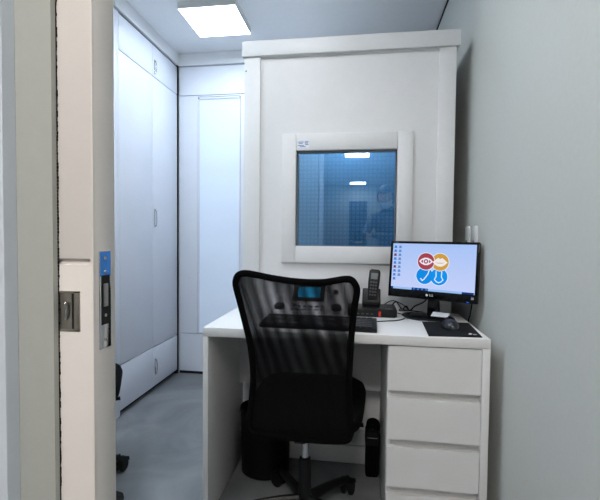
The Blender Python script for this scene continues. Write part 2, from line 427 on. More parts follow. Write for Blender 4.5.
bm = bmesh.new(); box(bm, LX+0.01, CX+0.001, 2.226, 2.268, 0.0, 2.403, bev=0.001); child('side_panel', bm, 'cab', cab)
bm = bmesh.new(); box(bm, LX+0.01, CX-0.03, 2.272, 3.065, 0.0, 0.03); child('plinth', bm, 'dark', cab)
def handle(par, y, z0, z1):
    bm = bmesh.new()
    n = Matrix
    box(bm, CX+0.0005, CX+0.004, y-0.008, y+0.008, z0, z1, bev=0.0015)
    tube(bm, spline([(CX+0.003, y, z0+0.008), (CX+0.014, y, z0+0.02), (CX+0.014, y, z1-0.02), (CX+0.003, y, z1-0.008)], 5), 0.003, 8)
    sub('handle', bm, 'chrome', par)
g = 0.0012
for (z0, z1, hz) in ((2.190, 2.398, (2.205, 2.305)), (0.313, 2.183, (1.150, 1.280)), (0.033, 0.307, (0.110, 0.228))):
    for k, (y0, y1) in enumerate(((cy0, cym-g), (cym+g, cy1))):
        bm = bmesh.new(); box(bm, CX-0.018, CX, y0, y1, z0, z1, bev=0.0012)
        d = child('door', bm, 'cab', cab)
        if k == 1: handle(d, cym+0.028, *hz)

# ------------------------------------------------------------------ booth
BY = 1.97
booth = thing('hearing_booth', 'off-white sound-proof hearing test booth with blue-tinted window behind the desk', 'booth', (-0.06, 2.4, 0))
bx0, bx1, by1 = -0.566, 0.426, 3.00
gx0, gx1, gz0, gz1 = -0.302, 0.167, 1.052, 1.511
bm = bmesh.new()
Y0, Y1 = BY+0.012, BY+0.08
for d in ((bx0+0.004, gx0, 0.0, 1.96), (gx1, bx1-0.004, 0.0, 1.96), (gx0, gx1, 0.0, gz0), (gx0, gx1, gz1, 1.96)):
    box(bm, d[0], d[1], Y0, Y1, d[2], d[3])
child('front_wall', bm, 'booth', booth, False)
for nm, d in (('side_wall', (bx0+0.004, bx0+0.07, Y1, by1-0.07, 0.0, 1.96)), ('side_wall', (bx1-0.07, bx1-0.004, Y1, by1-0.07, 0.0, 1.96)), ('rear_wall', (bx0+0.004, bx1-0.004, by1-0.07, by1, 0.0, 1.96))):
    bm = bmesh.new(); box(bm, *d); child(nm, bm, 'booth', booth, False)
bm = bmesh.new(); box(bm, bx0-0.0, bx1, BY+0.005, by1, 1.96, 2.025, bev=0.002); child('roof', bm, 'booth', booth)
# lining inside
bm = bmesh.new()
box(bm, bx0+0.072, bx1-0.072, by1-0.075, by1-0.071, 0.05, 1.955)
box(bm, bx0+0.071, bx0+0.075, Y1, by1-0.075, 0.05, 1.955)
box(bm, bx1-0.075, bx1-0.071, Y1, by1-0.075, 0.05, 1.955)
child('acoustic_lining', bm, 'lining', booth, False)
for x0, x1 in ((bx0, -0.486), (0.352, bx1)):
    bm = bmesh.new(); box(bm, x0, x1, BY, BY+0.02, 0.178, 1.966, bev=0.0015); child('corner_post', bm, 'booth', booth)
bm = bmesh.new(); box(bm, bx0-0.008, 0.441, BY-0.012, BY+0.03, 1.966, 2.039, bev=0.003); child('top_trim', bm, 'booth', booth)
bm = bmesh.new(); box(bm, bx0, bx1, BY-0.002, BY+0.02, 0.094, 0.175, bev=0.002); child('base_rail', bm, 'booth', booth)
bm = bmesh.new(); box(bm, bx0, bx1, BY-0.008, BY+0.02, 0.006, 0.090, bev=0.002); child('base_rail', bm, 'booth', booth)
# window frame: four mitred boards
fx0, fx1, fz0, fz1 = -0.374, 0.240, 0.972, 1.590
def fr(nm, d):
    bm = bmesh.new(); box(bm, d[0], d[1], BY-0.006, BY+0.03, d[2], d[3], bev=0.0018)
    return child(nm, bm, 'booth', booth)
f1 = fr('window_frame', (gx0-0.004, gx1+0.004, gz1, fz1)); fr('window_frame', (gx0-0.004, gx1+0.004, fz0, gz0))
fr('window_frame', (fx0, gx0-0.0045, fz0, fz1)); fr('window_frame', (gx1+0.0045, fx1, fz0, fz1))
bm = bmesh.new()
for d in ((gx0-0.004, gx0+0.004, gz0, gz1), (gx1-0.002, gx1+0.004, gz0, gz1), (gx0, gx1, gz1-0.008, gz1), (gx0, gx1, gz0, gz0+0.003)):
    box(bm, d[0], d[1], BY+0.012, BY+0.03, d[2], d[3])
child('gasket', bm, M['gasket'], booth, False)
bm = bmesh.new(); box(bm, gx0+0.0, gx1-0.0, BY+0.03, BY+0.036, gz0, gz1); child('glass_pane', bm, 'glass', booth, False)
# maker's plate with tiny print on the top of the frame
bm = bmesh.new(); box(bm, -0.298, -0.243, BY-0.0068, BY-0.0058, 1.522, 1.556); lp = child('rating_sticker', bm, 'paper', booth, False)
bm = bmesh.new()
for (a, b, z) in ((0.002, 0.028, 1.550), (0.004, 0.024, 1.543), (0.002, 0.030, 1.534), (0.010, 0.038, 1.528), (0.034, 0.052, 1.551), (0.034, 0.050, 1.545), (0.036, 0.052, 1.538)):
    box(bm, -0.298+a, -0.298+b, BY-0.0072, BY-0.0066, z-0.0022, z+0.0018)
sub('print', bm, 'bluetxt', lp, False)
bm = bmesh.new(); lathe(bm, [(0, 0.001), (0.003, 0.0008), (0.0035, 0)], (-0.557, BY-0.0005, 1.90), 12, Matrix.Rotation(PI/2, 4, 'X')); child('screw', bm, 'dark', booth)
# lamp inside the booth (under its roof, above the window)
bm = bmesh.new(); box(bm, -0.25, 0.12, 2.66, 2.78, 1.935, 1.958, bev=0.003); bl = child('booth_lamp', bm, 'white_pl', booth)
em = emat('booth_lamp_tube', (206, 226, 250), 85.0)
bm = bmesh.new(); box(bm, -0.23, 0.10, 2.68, 2.76, 1.929, 1.935); sub('lamp_tube', bm, em, bl, False)

# ------------------------------------------------------------------ desk
DX0, DX1, DY0, DY1, DZ = -0.583, 0.454, 1.480, 1.961, 0.75
desk = thing('desk', 'white laminate desk with drawers on its right, in front of the booth', 'desk', (-0.06, 1.72, 0))
bm = bmesh.new(); box(bm, DX0, DX1, DY0, DY1, DZ-0.034, DZ, bev=0.0012); child('desktop', bm, 'lam', desk)
bm = bmesh.new(); box(bm, DX0, DX0+0.021, DY0+0.001, DY1, 0.0, DZ-0.0345, bev=0.001); child('side_panel', bm, 'lam', desk)
bm = bmesh.new(); box(bm, DX1-0.026, DX1, DY0+0.001, DY1, 0.0, DZ-0.0345, bev=0.001); child('side_panel', bm, 'lam', desk)
bm = bmesh.new(); box(bm, 0.108, 0.122, DY0+0.022, DY1, 0.0, DZ-0.0345, bev=0.001); child('side_panel', bm, 'lam', desk)
bm = bmesh.new(); box(bm, DX0+0.0215, 0.1075, 1.895, 1.912, 0.392, DZ-0.0345, bev=0.001); child('back_panel', bm, 'lam', desk)
bm = bmesh.new(); box(bm, 0.1225, DX1-0.0265, DY0+0.03, DY1-0.004, 0.02, DZ-0.036); child('drawer_carcass', bm, 'lam', desk, False)
for z0, z1 in ((0.549, 0.712), (0.372, 0.524), (0.199, 0.347), (0.026, 0.172)):
    bm = bmesh.new()
    # drawer front with the finger-pull lip bevelled into its lower edge
    prism(bm, [(DY0+0.002, z1), (DY0+0.020, z1), (DY0+0.020, z0+0.002), (DY0+0.014, z0), (DY0+0.002, z0+0.004)], 'x', 0.1095, DX1-0.0285)
    child('drawer', bm, 'lam', desk, False)
bm = bmesh.new(); box(bm, 0.123, DX1-0.028, DY0+0.025, DY0+0.035, 0.0, 0.022); child('plinth', bm, 'lam', desk, False)

# ------------------------------------------------------------------ office chairs
def seat_bm(wf, wr, y0, y1, zc, th):
    bm = bmesh.new()
    # superelliptic cushion outline, wider at the front
    N = 56; rings = []
    for (s, dz) in ((0.0, th*0.5+0.006), (0.55, th*0.5+0.004), (0.86, th*0.42), (0.97, th*0.22), (1.0, 0.0), (0.985, -th*0.3), (0.93, -th*0.48), (0.5, -th*0.5), (0.0, -th*0.5)):
        if s == 0: rings.append([bm.verts.new((0, (y0+y1)/2, zc+dz))]); continue
        R = []
        for i in range(N):
            a = 2*PI*i/N; c, sn = math.cos(a), math.sin(a)
            e = 0.48
            ux = math.copysign(abs(c)**e, c); uy = math.copysign(abs(sn)**e, sn)
            y = (y0+y1)/2 + uy*s*(y1-y0)/2
            t = (uy+1)/2; hw = wr*(1-t) + wf*t
            droop = -0.018*max(0, uy*s)**4
            R.append(bm.verts.new((ux*s*hw, y, zc+dz+droop)))
        rings.append(R)
    for a, b in zip(rings[:-1], rings[1:]):
        for i in range(N):
            j = (i+1) % N
            if len(a) == 1: bm.faces.new((a[0], b[i], b[j]))
            elif len(b) == 1: bm.faces.new((a[i], b[0], a[j]))
            else: bm.faces.new((a[i], b[i], b[j], a[j]))
    return bm

def back_Y(z):
    # side profile of the backrest (local y of the chair, base centre = 0)
    pts = [(0.40, -0.168), (0.45, -0.168), (0.55, -0.165), (0.72, -0.175), (0.86, -0.205), (1.0, -0.245)]
    if z <= pts[0][0]: return pts[0][1]
    for (a, ya), (b, yb) in zip(pts[:-1], pts[1:]):
        if z <= b: t = (z-a)/(b-a); return ya*(1-t)+yb*t
    return pts[-1][1]

# outline of the backrest: x (from centre line), z
TOP = [(-0.205, 0.957), (-0.192, 0.973), (-0.160, 0.976), (-0.08, 0.962), (0.0, 0.953), (0.08, 0.953), (0.148, 0.965), (0.172, 0.962), (0.186, 0.942)]
RIGHT = [(0.186, 0.942), (0.188, 0.920), (0.180, 0.86), (0.173, 0.78), (0.168, 0.68), (0.166, 0.60), (0.170, 0.52), (0.176, 0.46), (0.172, 0.432)]
BOTTOM = [(-0.172, 0.434), (-0.155, 0.417), (-0.09, 0.411), (0.0, 0.407), (0.09, 0.407), (0.156, 0.413), (0.172, 0.432)]
LEFT = [(-0.205, 0.957), (-0.208, 0.932), (-0.199, 0.88), (-0.184, 0.80), (-0.171, 0.72), (-0.162, 0.62), (-0.168, 0.53), (-0.174, 0.47), (-0.172, 0.434)]

def make_chair(label, loc, rz, swivel, group=None, seat_dz=0.0):
    t = thing('office_chair', label, 'office chair', loc, rz, group)
    R = Matrix.Rotation(swivel, 4, 'Z')
    def part(nm, bm, m, smooth=True, par=None, rot=True):
        if rot: bm.transform(Matrix.Translation((0, 0, seat_dz)) @ R)
        return link(nm, bm, m, par or t, smooth)
    to3 = lambda p, bow=0.0: Vector((p[0], back_Y(p[1]) - bow, p[1]))
    loop = TOP + RIGHT[1:] + list(reversed(BOTTOM))[1:] + list(reversed(LEFT))[1:-1]
    P = spline([to3(p) for p in loop], 6, closed=True)
    bm = bmesh.new(); tube(bm, P, 0.0112, 10, closed=True, flat=0.8)
    fr_ = part('back_frame', bm, 'blk_fab')
    # Coons patch of the net
    def resample(pts, n):
        Q = spline([to3(p) for p in pts], 12); L = [0]
        for a, b in zip(Q[:-1], Q[1:]): L.append(L[-1]+(b-a).length)
        out = []
        for i in range(n+1):
            s = L[-1]*i/n
            k = max(j for j in range(len(L)) if L[j] <= s + 1e-9); k = min(k, len(Q)-2)
            u = (s-L[k])/max(1e-9, L[k+1]-L[k]); out.append(Q[k].lerp(Q[k+1], min(1, u)))
        return out
    nu, nv = 24, 30
    tp, bt, lf, rt = resample(TOP, nu), resample(BOTTOM, nu), resample(LEFT, nv), resample(RIGHT, nv)
    for nm, mt, bow in (('mesh_back', 'net1', 0.018), ('mesh_back', 'net2', 0.010)):
        bm = bmesh.new(); G = []
        for j in range(nv+1):
            row = []; v = j/nv
            for i in range(nu+1):
                u = i/nu
                p = tp[i]*(1-v)+bt[i]*v + lf[j]*(1-u)+rt[j]*u - (tp[0]*(1-u)*(1-v)+tp[-1]*u*(1-v)+bt[0]*(1-u)*v+bt[-1]*u*v)
                p = p + Vector((0, -bow*math.sin(PI*u)*math.sin(PI*v)**0.5 + (0.0 if mt == 'net1' else 0.002), 0))
                row.append(bm.verts.new(p))
            G.append(row)
        for j in range(nv):
            for i in range(nu): bm.faces.new((G[j][i], G[j][i+1], G[j+1][i+1], G[j+1][i]))
        part(nm, bm, mt, True)
    # cushion
    part('seat', seat_bm(0.242, 0.212, -0.158, 0.375, 0.438, 0.088), 'blk_fab')
    # plastic pan under cushion + tilt mechanism + bar up to the back
    bm = bmesh.new(); box(bm, -0.14, 0.14, -0.09, 0.29, 0.384, 0.400, bev=0.006); part('seat_pan', bm, 'black_pl')
    bm = bmesh.new(); box(bm, -0.055, 0.055, -0.06, 0.16, 0.355, 0.386, bev=0.008)
    tube(bm, [(0.05, 0.03, 0.370), (0.19, 0.035, 0.374), (0.22, 0.035, 0.378)], [0.004, 0.004, 0.009], 8)
    part('tilt_mechanism', bm, 'black_pl')
    bm = bmesh.new()
    prism(bm, [(-0.05, 0.372), (-0.05, 0.390), (-0.140, 0.396), (-0.160, 0.412), (-0.168, 0.404), (-0.150, 0.380)], 'x', -0.020, 0.020, bev=0.003)
    part('back_bracket', bm, 'black_pl')
    bm = bmesh.new(); lathe(bm, [(0.0, 0.200), (0.014, 0.20), (0.014, 0.360+seat_dz), (0, 0.360+seat_dz)], seg=24); part('gas_lift', bm, 'chrome', rot=False)
    bm = bmesh.new(); lathe(bm, [(0.0, 0.055), (0.030, 0.06), (0.030, 0.09), (0.0245, 0.11), (0.024, 0.235), (0.021, 0.252), (0.016, 0.256), (0, 0.256)], seg=28); part('column_cover', bm, 'black_pl', rot=False)
    for k in range(5):
        a = math.radians(50 + 72*k); ca, sa = math.cos(a), math.sin(a)
        bm = bmesh.new()
        tube(bm, spline([(0.01*ca, 0.01*sa, 0.086), (0.09*ca, 0.09*sa, 0.086), (0.18*ca, 0.18*sa, 0.078), (0.245*ca, 0.245*sa, 0.068)], 5), [0.024-0.0005*i for i in range(16)], 10, flat=0.8)
        leg = part('base_leg', bm, 'black_pl', rot=False)
        # twin wheel castor
        bm = bmesh.new(); tr = Matrix.Translation((0.245*ca, 0.245*sa, 0)) @ Matrix.Rotation(a+0.5, 4, 'Z') @ Matrix.Scale(1.18, 4)
        for s in (-1, 1):
            lathe(bm, [(0, -0.009), (0.020, -0.009), (0.025, -0.005), (0.025, 0.005), (0.020, 0.009), (0, 0.009)], seg=22,
                  mtx=tr @ Matrix.Translation((0.012, s*0.0135, 0.025)) @ Matrix.Rotation(PI/2, 4, 'X'))
        box(bm, -0.006, 0.032, -0.005, 0.005, 0.018, 0.052, bev=0.003, mtx=tr)
        prism(bm, [(-0.014, 0.035), (-0.010, 0.052), (0.012, 0.058), (0.034, 0.048), (0.038, 0.030), (0.026, 0.052)], 'y', -0.024, 0.024, mtx=tr)
        lathe(bm, [(0, 0.046), (0.007, 0.046), (0.007, 0.07), (0, 0.07)], seg=12, mtx=tr)
        link('castor', bm, 'rubber', leg, True)
    return t
make_chair('black mesh-back office chair standing at the white desk with its back to us', (-0.193, 1.535, 0), 0, 0)
make_chair('second black office chair, mostly hidden behind the sliding door at left', (-1.20, 1.51, 0), math.radians(12), math.radians(20))

# ------------------------------------------------------------------ monitor
ML, MR = Vector((0.135, 1.90, 0)), Vector((0.471, 1.72, 0))
mc = (ML+MR)/2; mw = (MR-ML).length; myaw = math.atan2((MR-ML).y, (MR-ML).x)
mon = thing('monitor', 'black desktop monitor showing four round icons, at the right end of the desk', 'monitor', (mc.x, mc.y, DZ), myaw)
tilt = Matrix.Translation((0, 0, 0.083)) @ Matrix.Rotation(math.radians(-6), 4, 'X')
H = 0.250; hw = mw/2
def mpart(nm, bm, m, par=None, smooth=True, t=True):
    if t: bm.transform(tilt)
    return link(nm, bm, m, par or mon, smooth)
bm = bmesh.new()
bz = 0.0105; bb = 0.036
box(bm, -hw, hw, 0.004, 0.028, 0, H, bev=0.004)
box(bm, -hw+0.03, hw-0.03, 0.024, 0.050, 0.03, H-0.03, bev=0.010)
mpart('casing', bm, 'gloss_bk')
bm = bmesh.new()
for d in ((-hw, hw, H-bz, H), (-hw, hw, 0, bb), (-hw, -hw+bz, bb-0.002, H-bz+0.002), (hw-bz, hw, bb-0.002, H-bz+0.002)):
    box(bm, d[0], d[1], -0.004, 0.006, d[2], d[3], bev=0.0015)
bez = mpart('bezel', bm, 'gloss_bk')
sw0, sw1, sz0, sz1 = -hw+bz, hw-bz, bb, H-bz
SW, SH = sw1-sw0, sz1-sz0
# desktop picture
m = bpy.data.materials.new('desktop_picture'); m.use_nodes = True; nt = m.node_tree; nt.nodes.clear()
o_ = nt.nodes.new('ShaderNodeOutputMaterial'); e_ = nt.nodes.new('ShaderNodeEmission'); tc = nt.nodes.new('ShaderNodeTexCoord'); sx = nt.nodes.new('ShaderNodeSeparateXYZ')
nt.links.new(tc.outputs['Generated'], sx.inputs[0]); rp = nt.nodes.new('ShaderNodeValToRGB')
rp.color_ramp.elements[0].color = srgb(196, 208, 248); rp.color_ramp.elements[1].color = srgb(168, 196, 246)
nt.links.new(sx.outputs['Z'], rp.inputs[0]); nt.links.new(rp.outputs[0], e_.inputs[0]); nt.links.new(e_.outputs[0], o_.inputs[0]); e_.inputs[1].default_value = 1.0
bm = bmesh.new(); box(bm, sw0, sw1, 0.0, 0.003, sz0, sz1); scr = mpart('screen', bm, m, smooth=False)
def sp(u, v): return (sw0+u*SW, sz1-v*SH)           # u right, v down in the picture
def spoly(nm, polys, rgb, layer, st=1.0):
    em_ = emat('screen_'+nm, rgb, st)
    for P in polys:
        bm = bmesh.new()
        vs = [bm.verts.new((sp(*q)[0], -0.0002*layer, sp(*q)[1])) for q in P]
        bm.faces.new(vs)
        bmesh.ops.triangulate(bm, faces=list(bm.faces))
        bm.transform(tilt)
        link(nm, bm, em_, scr, False)
asp = SH/SW
def circ(cu, cv, r, n=40): return [(cu+r*asp*math.cos(2*PI*i/n), cv+r*math.sin(2*PI*i/n)) for i in range(n)]
def loc(cu, cv, r, pts): return [(cu+p[0]*r*asp, cv+p[1]*r) for p in pts]
r = 0.178
c1, c2, c3, c4 = (0.430, 0.375), (0.598, 0.378), (0.420, 0.680), (0.592, 0.684)
spoly('icon_rim', [circ(*c, r+0.014) for c in (c3, c4)], (225, 235, 250), 1)
spoly('throat_icon', [circ(*c3, r)], (20, 138, 226), 2)
spoly('nose_icon', [circ(*c4, r)], (20, 146, 236), 2)
spoly('icon_rim', [circ(*c2, r+0.014)], (225, 235, 250), 3)
spoly('mouth_icon', [circ(*c2, r)], (206, 156, 66), 4)
spoly('icon_rim', [circ(*c1, r+0.014)], (225, 235, 250), 5)
spoly('eye_icon', [circ(*c1, r)], (166, 66, 80), 6)
eye = [(-0.85, 0), (-0.55, -0.28), (-0.2, -0.44), (0.2, -0.44), (0.55, -0.28), (0.85, 0), (0.55, 0.28), (0.2, 0.44), (-0.2, 0.44), (-0.55, 0.28)]
spoly('eye_white', [loc(*c1, r, eye)], (236, 232, 244), 7)
spoly('eye_mark', [circ(*c1, r*0.27, 24), loc(*c1, r, [(-0.62, 0), (-0.36, -0.22), (-0.36, 0.22)]), loc(*c1, r, [(0.62, 0), (0.36, -0.22), (0.36, 0.22)])], (150, 56, 84), 8)
spoly('pupil', [circ(*c1, r*0.13, 20)], (236, 232, 244), 9)
lips = [(-0.88, 0.02), (-0.5, -0.3), (-0.22, -0.5), (0, -0.36), (0.22, -0.5), (0.5, -0.3), (0.88, 0.02), (0.5, 0.38), (0.2, 0.52), (-0.2, 0.52), (-0.5, 0.38)]
spoly('lips', [loc(*c2, r, lips)], (238, 232, 232), 7)
spoly('lip_line', [loc(*c2, r, [(-0.6, 0.0), (-0.2, 0.10), (0, 0.06), (0.2, 0.10), (0.6, 0.0), (0.2, 0.18), (0, 0.14), (-0.2, 0.18)])], (196, 160, 120), 8)
def strip(c, pts, wd):
    out = []
    for (a, b) in zip(pts[:-1], pts[1:]):
        dx, dy = b[0]-a[0], b[1]-a[1]; L = math.hypot(dx, dy); nx, ny = -dy/L*wd, dx/L*wd
        ex, ey = dx/L*wd*0.6, dy/L*wd*0.6
        out.append(loc(*c, r, [(a[0]-ex+nx, a[1]-ey+ny), (b[0]+ex+nx, b[1]+ey+ny), (b[0]+ex-nx, b[1]+ey-ny), (a[0]-ex-nx, a[1]-ey-ny)]))
    return out
spoly('throat_line', strip(c3, [(0.55, -0.72), (0.4, -0.2), (-0.05, 0.45), (-0.25, 0.6), (-0.45, 0.35)], 0.06), (225, 238, 252), 3)
spoly('nose_line', strip(c4, [(-0.35, -0.6), (-0.32, 0.0), (-0.5, 0.35), (-0.25, 0.6), (0.0, 0.7), (0.25, 0.6), (0.5, 0.35), (0.30, 0.0), (0.32, -0.6)], 0.055), (225, 238, 252), 3)
ic = []; ic2 = []; ic3 = []
for k in range(9):
    v = 0.05 + 0.088*k
    for cu, lst in ((0.035, ic), (0.095, ic2)):
        if cu > 0.05 and k > 7: continue
        tgt = ic3 if (cu < 0.05 and k in (2, 5)) else lst
        tgt.append([(cu-0.015, v), (cu+0.015, v), (cu+0.015, v+0.040), (cu+0.021, v+0.044), (cu+0.021, v+0.054), (cu-0.021, v+0.054), (cu-0.021, v+0.044), (cu-0.015, v+0.040)])
spoly('desktop_icons', ic, (60, 130, 215), 1); spoly('desktop_icons', ic2, (96, 140, 200), 1); spoly('desktop_icons', ic3, (120, 50, 90), 1)
spoly('taskbar', [[(0, 0.955), (1, 0.955), (1, 1), (0, 1)]], (150, 190, 240), 1)
spoly('taskbar_items', [[(0.27, 0.950), (0.47, 0.950), (0.47, 1), (0.27, 1)], [(0.86, 0.96), (0.99, 0.96), (0.99, 1), (0.86, 1)], [(0, 0.955), (0.03, 0.955), (0.03, 1), (0, 1)]], (24, 50, 110), 2)
spoly('taskbar_buttons', [[(0.29+0.05*k, 0.962), (0.31+0.05*k, 0.962), (0.31+0.05*k, 0.99), (0.29+0.05*k, 0.99)] for k in range(4)], (60, 140, 230), 3)
# logo on the lower bezel: round mark and letters
FM = Matrix.Rotation(PI/2, 4, 'X')
def mlogo(bm): bm.transform(tilt); return link('logo', bm, 'whitetxt', bez, False)
bm = bmesh.new(); lathe(bm, [(0, 0.0006), (0.0052, 0.0005), (0.0052, 0)], (-0.0125, -0.0042, 0.018), 26, FM); mlogo(bm)
mlogo(text_bm('LG', 0.0135, Matrix.Translation((0.0065, -0.0046, 0.018)) @ FM))
bm = text_bm('FLATRON', 0.0055, Matrix.Translation((-hw+0.026, -0.0046, H-0.0055)) @ FM); bm.transform(tilt); link('model_print', bm, 'greytxt', bez, False)
bm = bmesh.new(); box(bm, hw-0.040, hw-0.030, -0.0048, -0.0040, 0.003, 0.006); bm.transform(tilt); link('power_led', bm, emat('blue_led', (40, 110, 255), 1.2), bez, False)
bm = bmesh.new(); box(bm, hw-0.023, hw-0.012, -0.0046, -0.0040, 0.016, 0.026); bm.transform(tilt); link('sticker', bm, 'greytxt', bez, False)
# stand
bm = bmesh.new(); prism(bm, [(-0.026, 0.006), (0.026, 0.006), (0.020, 0.17), (-0.020, 0.17)], 'y', 0.040, 0.064, bev=0.004); mpart('stand_neck', bm, 'gloss_bk', t=False)
bm = bmesh.new()
lathe(bm, [(0, 0.0), (0.098, 0.0), (0.100, 0.004), (0.094, 0.008), (0.05, 0.014), (0.0, 0.018)], seg=44, mtx=Matrix.Translation((-0.018, 0.028, 0)) @ Matrix.Diagonal((1.15, 0.80, 1, 1)))
mpart('stand_base', bm, 'gloss_bk', t=False)

# loose white card on the monitor foot / desk
mt = Matrix.Translation((0.345, 1.800, DZ+0.0215)) @ Matrix.Rotation(-0.35, 4, 'Z') @ Matrix.Rotation(math.radians(9), 4, 'X')
bm = bmesh.new(); box(bm, -0.034, 0.034, -0.028, 0.028, 0, 0.0012, mtx=mt)
tag(link('card', bm, 'paper'), 'small white card lying on the foot of the monitor', 'card')

# ------------------------------------------------------------------ mouse pad and mouse
ms = [(0.248, 1.490), (0.433, 1.505), (0.447, 1.748), (0.262, 1.738)]
bm = bmesh.new(); prism(bm, ms, 'z', DZ, DZ+0.0028, bev=0.0008)
mp_ = thing('mouse_pad', 'thin black mouse pad with a small white mark, at the right desk edge', 'mouse pad', (0.345, 1.62, DZ))
child('pad', bm, 'rubber', mp_)
bm = bmesh.new(); prism(bm, [(0.402, 1.532), (0.410, 1.545), (0.404, 1.556), (0.398, 1.548), (0.394, 1.535)], 'z', DZ+0.0028, DZ+0.0032)
prism(bm, [(0.410, 1.530), (0.424, 1.534), (0.420, 1.542), (0.410, 1.540)], 'z', DZ+0.0028, DZ+0.0032); child('mark', bm, 'whitetxt', mp_, False)
mo = thing('computer_mouse', 'black computer mouse resting on the mouse pad', 'mouse', (0.350, 1.635, DZ+0.003), 0.12)
bm = bmesh.new()
bmesh.ops.create_uvsphere(bm, u_segments=28, v_segments=16, radius=1)
for v in bm.verts:
    z = max(0.0, v.co.z); y = v.co.y
    v.co = Vector((v.co.x*(0.031 - 0.003*y*y + (0.002 if y < 0 else 0)), y*0.054, 0.001+z*(0.035 - 0.006*y)))
bmesh.ops.remove_doubles(bm, verts=list(bm.verts), dist=1e-5)
body = link('shell', bm, mat('mouse_plastic', (26, 28, 34), 0.25, noise=0.05), mo, True)
bm = bmesh.new(); lathe(bm, [(0, -0.004), (0.010, -0.004), (0.011, 0), (0.010, 0.004), (0, 0.004)], seg=20, mtx=Matrix.Translation((0, 0.028, 0.025)) @ Matrix.Rotation(PI/2, 4, 'Y')); link('scroll_wheel', bm, 'rubber', mo, True)

# ------------------------------------------------------------------ small computer and phone
pc = thing('mini_computer', 'flat black mini computer box with a red mark, under the cordless phone', 'computer', (0.06, 1.875, DZ))
bm = bmesh.new(); box(bm, -0.045, 0.167, 1.800, 1.945, DZ+0.003, DZ+0.036, bev=0.003); child('case', bm, 'black_pl', pc)
bm = bmesh.new(); box(bm, -0.040, 0.160, 1.806, 1.94, DZ, DZ+0.004); child('feet', bm, 'rubber', pc)
bm = bmesh.new(); box(bm, 0.088, 0.098, 1.7985, 1.8005, DZ+0.005, DZ+0.026); child('red_mark', bm, 'red', pc, False)
bm = bmesh.new()
for k, (a, b) in enumerate(((0.118, 0.126), (0.128, 0.136), (0.138, 0.150))): box(bm, a, b, 1.803+0.012, 1.803+0.020, DZ+0.0358, DZ+0.0364)
child('print', bm, 'greytxt', pc, False)
bm = bmesh.new()
for k in range(4): box(bm, -0.005+0.02*k, 0.005+0.02*k, 1.7988, 1.8004, DZ+0.012, DZ+0.017)
child('front_ports', bm, 'keys2', pc, False)
ph = thing('cordless_phone', 'black cordless phone standing in its charging cradle on the mini computer', 'telephone', (0.060, 1.900, DZ+0.036), -0.1)
bm = bmesh.new()
prism(bm, [(-0.035, 0), (0.035, 0), (0.035, 0.012), (0.018, 0.074), (-0.012, 0.080), (-0.035, 0.02)], 'x', -0.040, 0.040, bev=0.005)
cr = link('cradle', bm, 'black_pl', ph, True)
tm = Matrix.Translation((0.004, -0.022, 0.022)) @ Matrix.Rotation(math.radians(-14), 4, 'X') @ Matrix.Rotation(math.radians(4), 4, 'Y')
bm = bmesh.new()
prism(bm, [(-0.021, 0), (0.021, 0), (0.0255, 0.09), (0.0255, 0.138), (0.018, 0.146), (-0.018, 0.146), (-0.0255, 0.138), (-0.0255, 0.09)], 'y', -0.012, 0.012, bev=0.005, mtx=tm)
hs = link('handset', bm, 'black_pl', ph, True)
bm = bmesh.new(); box(bm, -0.015, 0.015, -0.0128, -0.0118, 0.100, 0.128, mtx=tm); link('display', bm, 'lcd_ph', hs)
bm = bmesh.new()
for r_ in range(5):
    for c_ in range(3): box(bm, -0.0155+0.0115*c_, -0.0075+0.0115*c_, -0.0135, -0.0115, 0.024+0.0145*r_, 0.031+0.0145*r_, bev=0.0008, mtx=tm)
link('keypad', bm, M['keys2'], hs, True)

# ------------------------------------------------------------------ keyboard
kb = thing('keyboard', 'black computer keyboard on the desk behind the chair back', 'keyboard', (-0.150, 1.585, DZ), -0.03)
KT = Matrix.Rotation(math.radians(5), 4, 'X')
bm = bmesh.new(); box(bm, -0.222, 0.222, -0.075, 0.075, 0.007, 0.021, bev=0.004, mtx=KT); link('case', bm, 'black_pl', kb, True)
KM = {}
for rI in range(6):
    y = -0.060 + 0.0205*rI + (0.006 if rI == 5 else 0)
    x = -0.212; k = 0
    while x < 0.205:
        wk = 0.0195
        if rI == 0 and k == 3: wk = 0.100
        if 0.078 < x < 0.092 or 0.142 < x < 0.152: x += 0.008
        if x+wk > 0.218: break
        if wk not in KM:
            bm = bmesh.new(); box(bm, -wk/2, wk/2, -0.008, 0.008, 0.0, 0.0095, bev=0.0015)
            o = link('key', bm, 'key', kb, True); KM[wk] = o
        else:
            o = KM[wk].copy(); C.objects.link(o); o.parent = kb
        o.matrix_local = KT @ Matrix.Translation((x+wk/2, y, 0.018))
        x += wk+0.0025; k += 1

# ------------------------------------------------------------------ audiometer
au = thing('audiometer', 'pale grey audiometer with a small blue screen, seen through the chair mesh', 'audiometer', (-0.25, 1.84, DZ))
bm = bmesh.new()
prism(bm, [(-0.115, 0.008), (0.100, 0.008), (0.100, 0.120), (0.060, 0.142), (0.020, 0.135), (-0.02, 0.052), (-0.110, 0.024)], 'x', -0.190, 0.190, bev=0.006)
link('body', bm, 'inst', au, True)
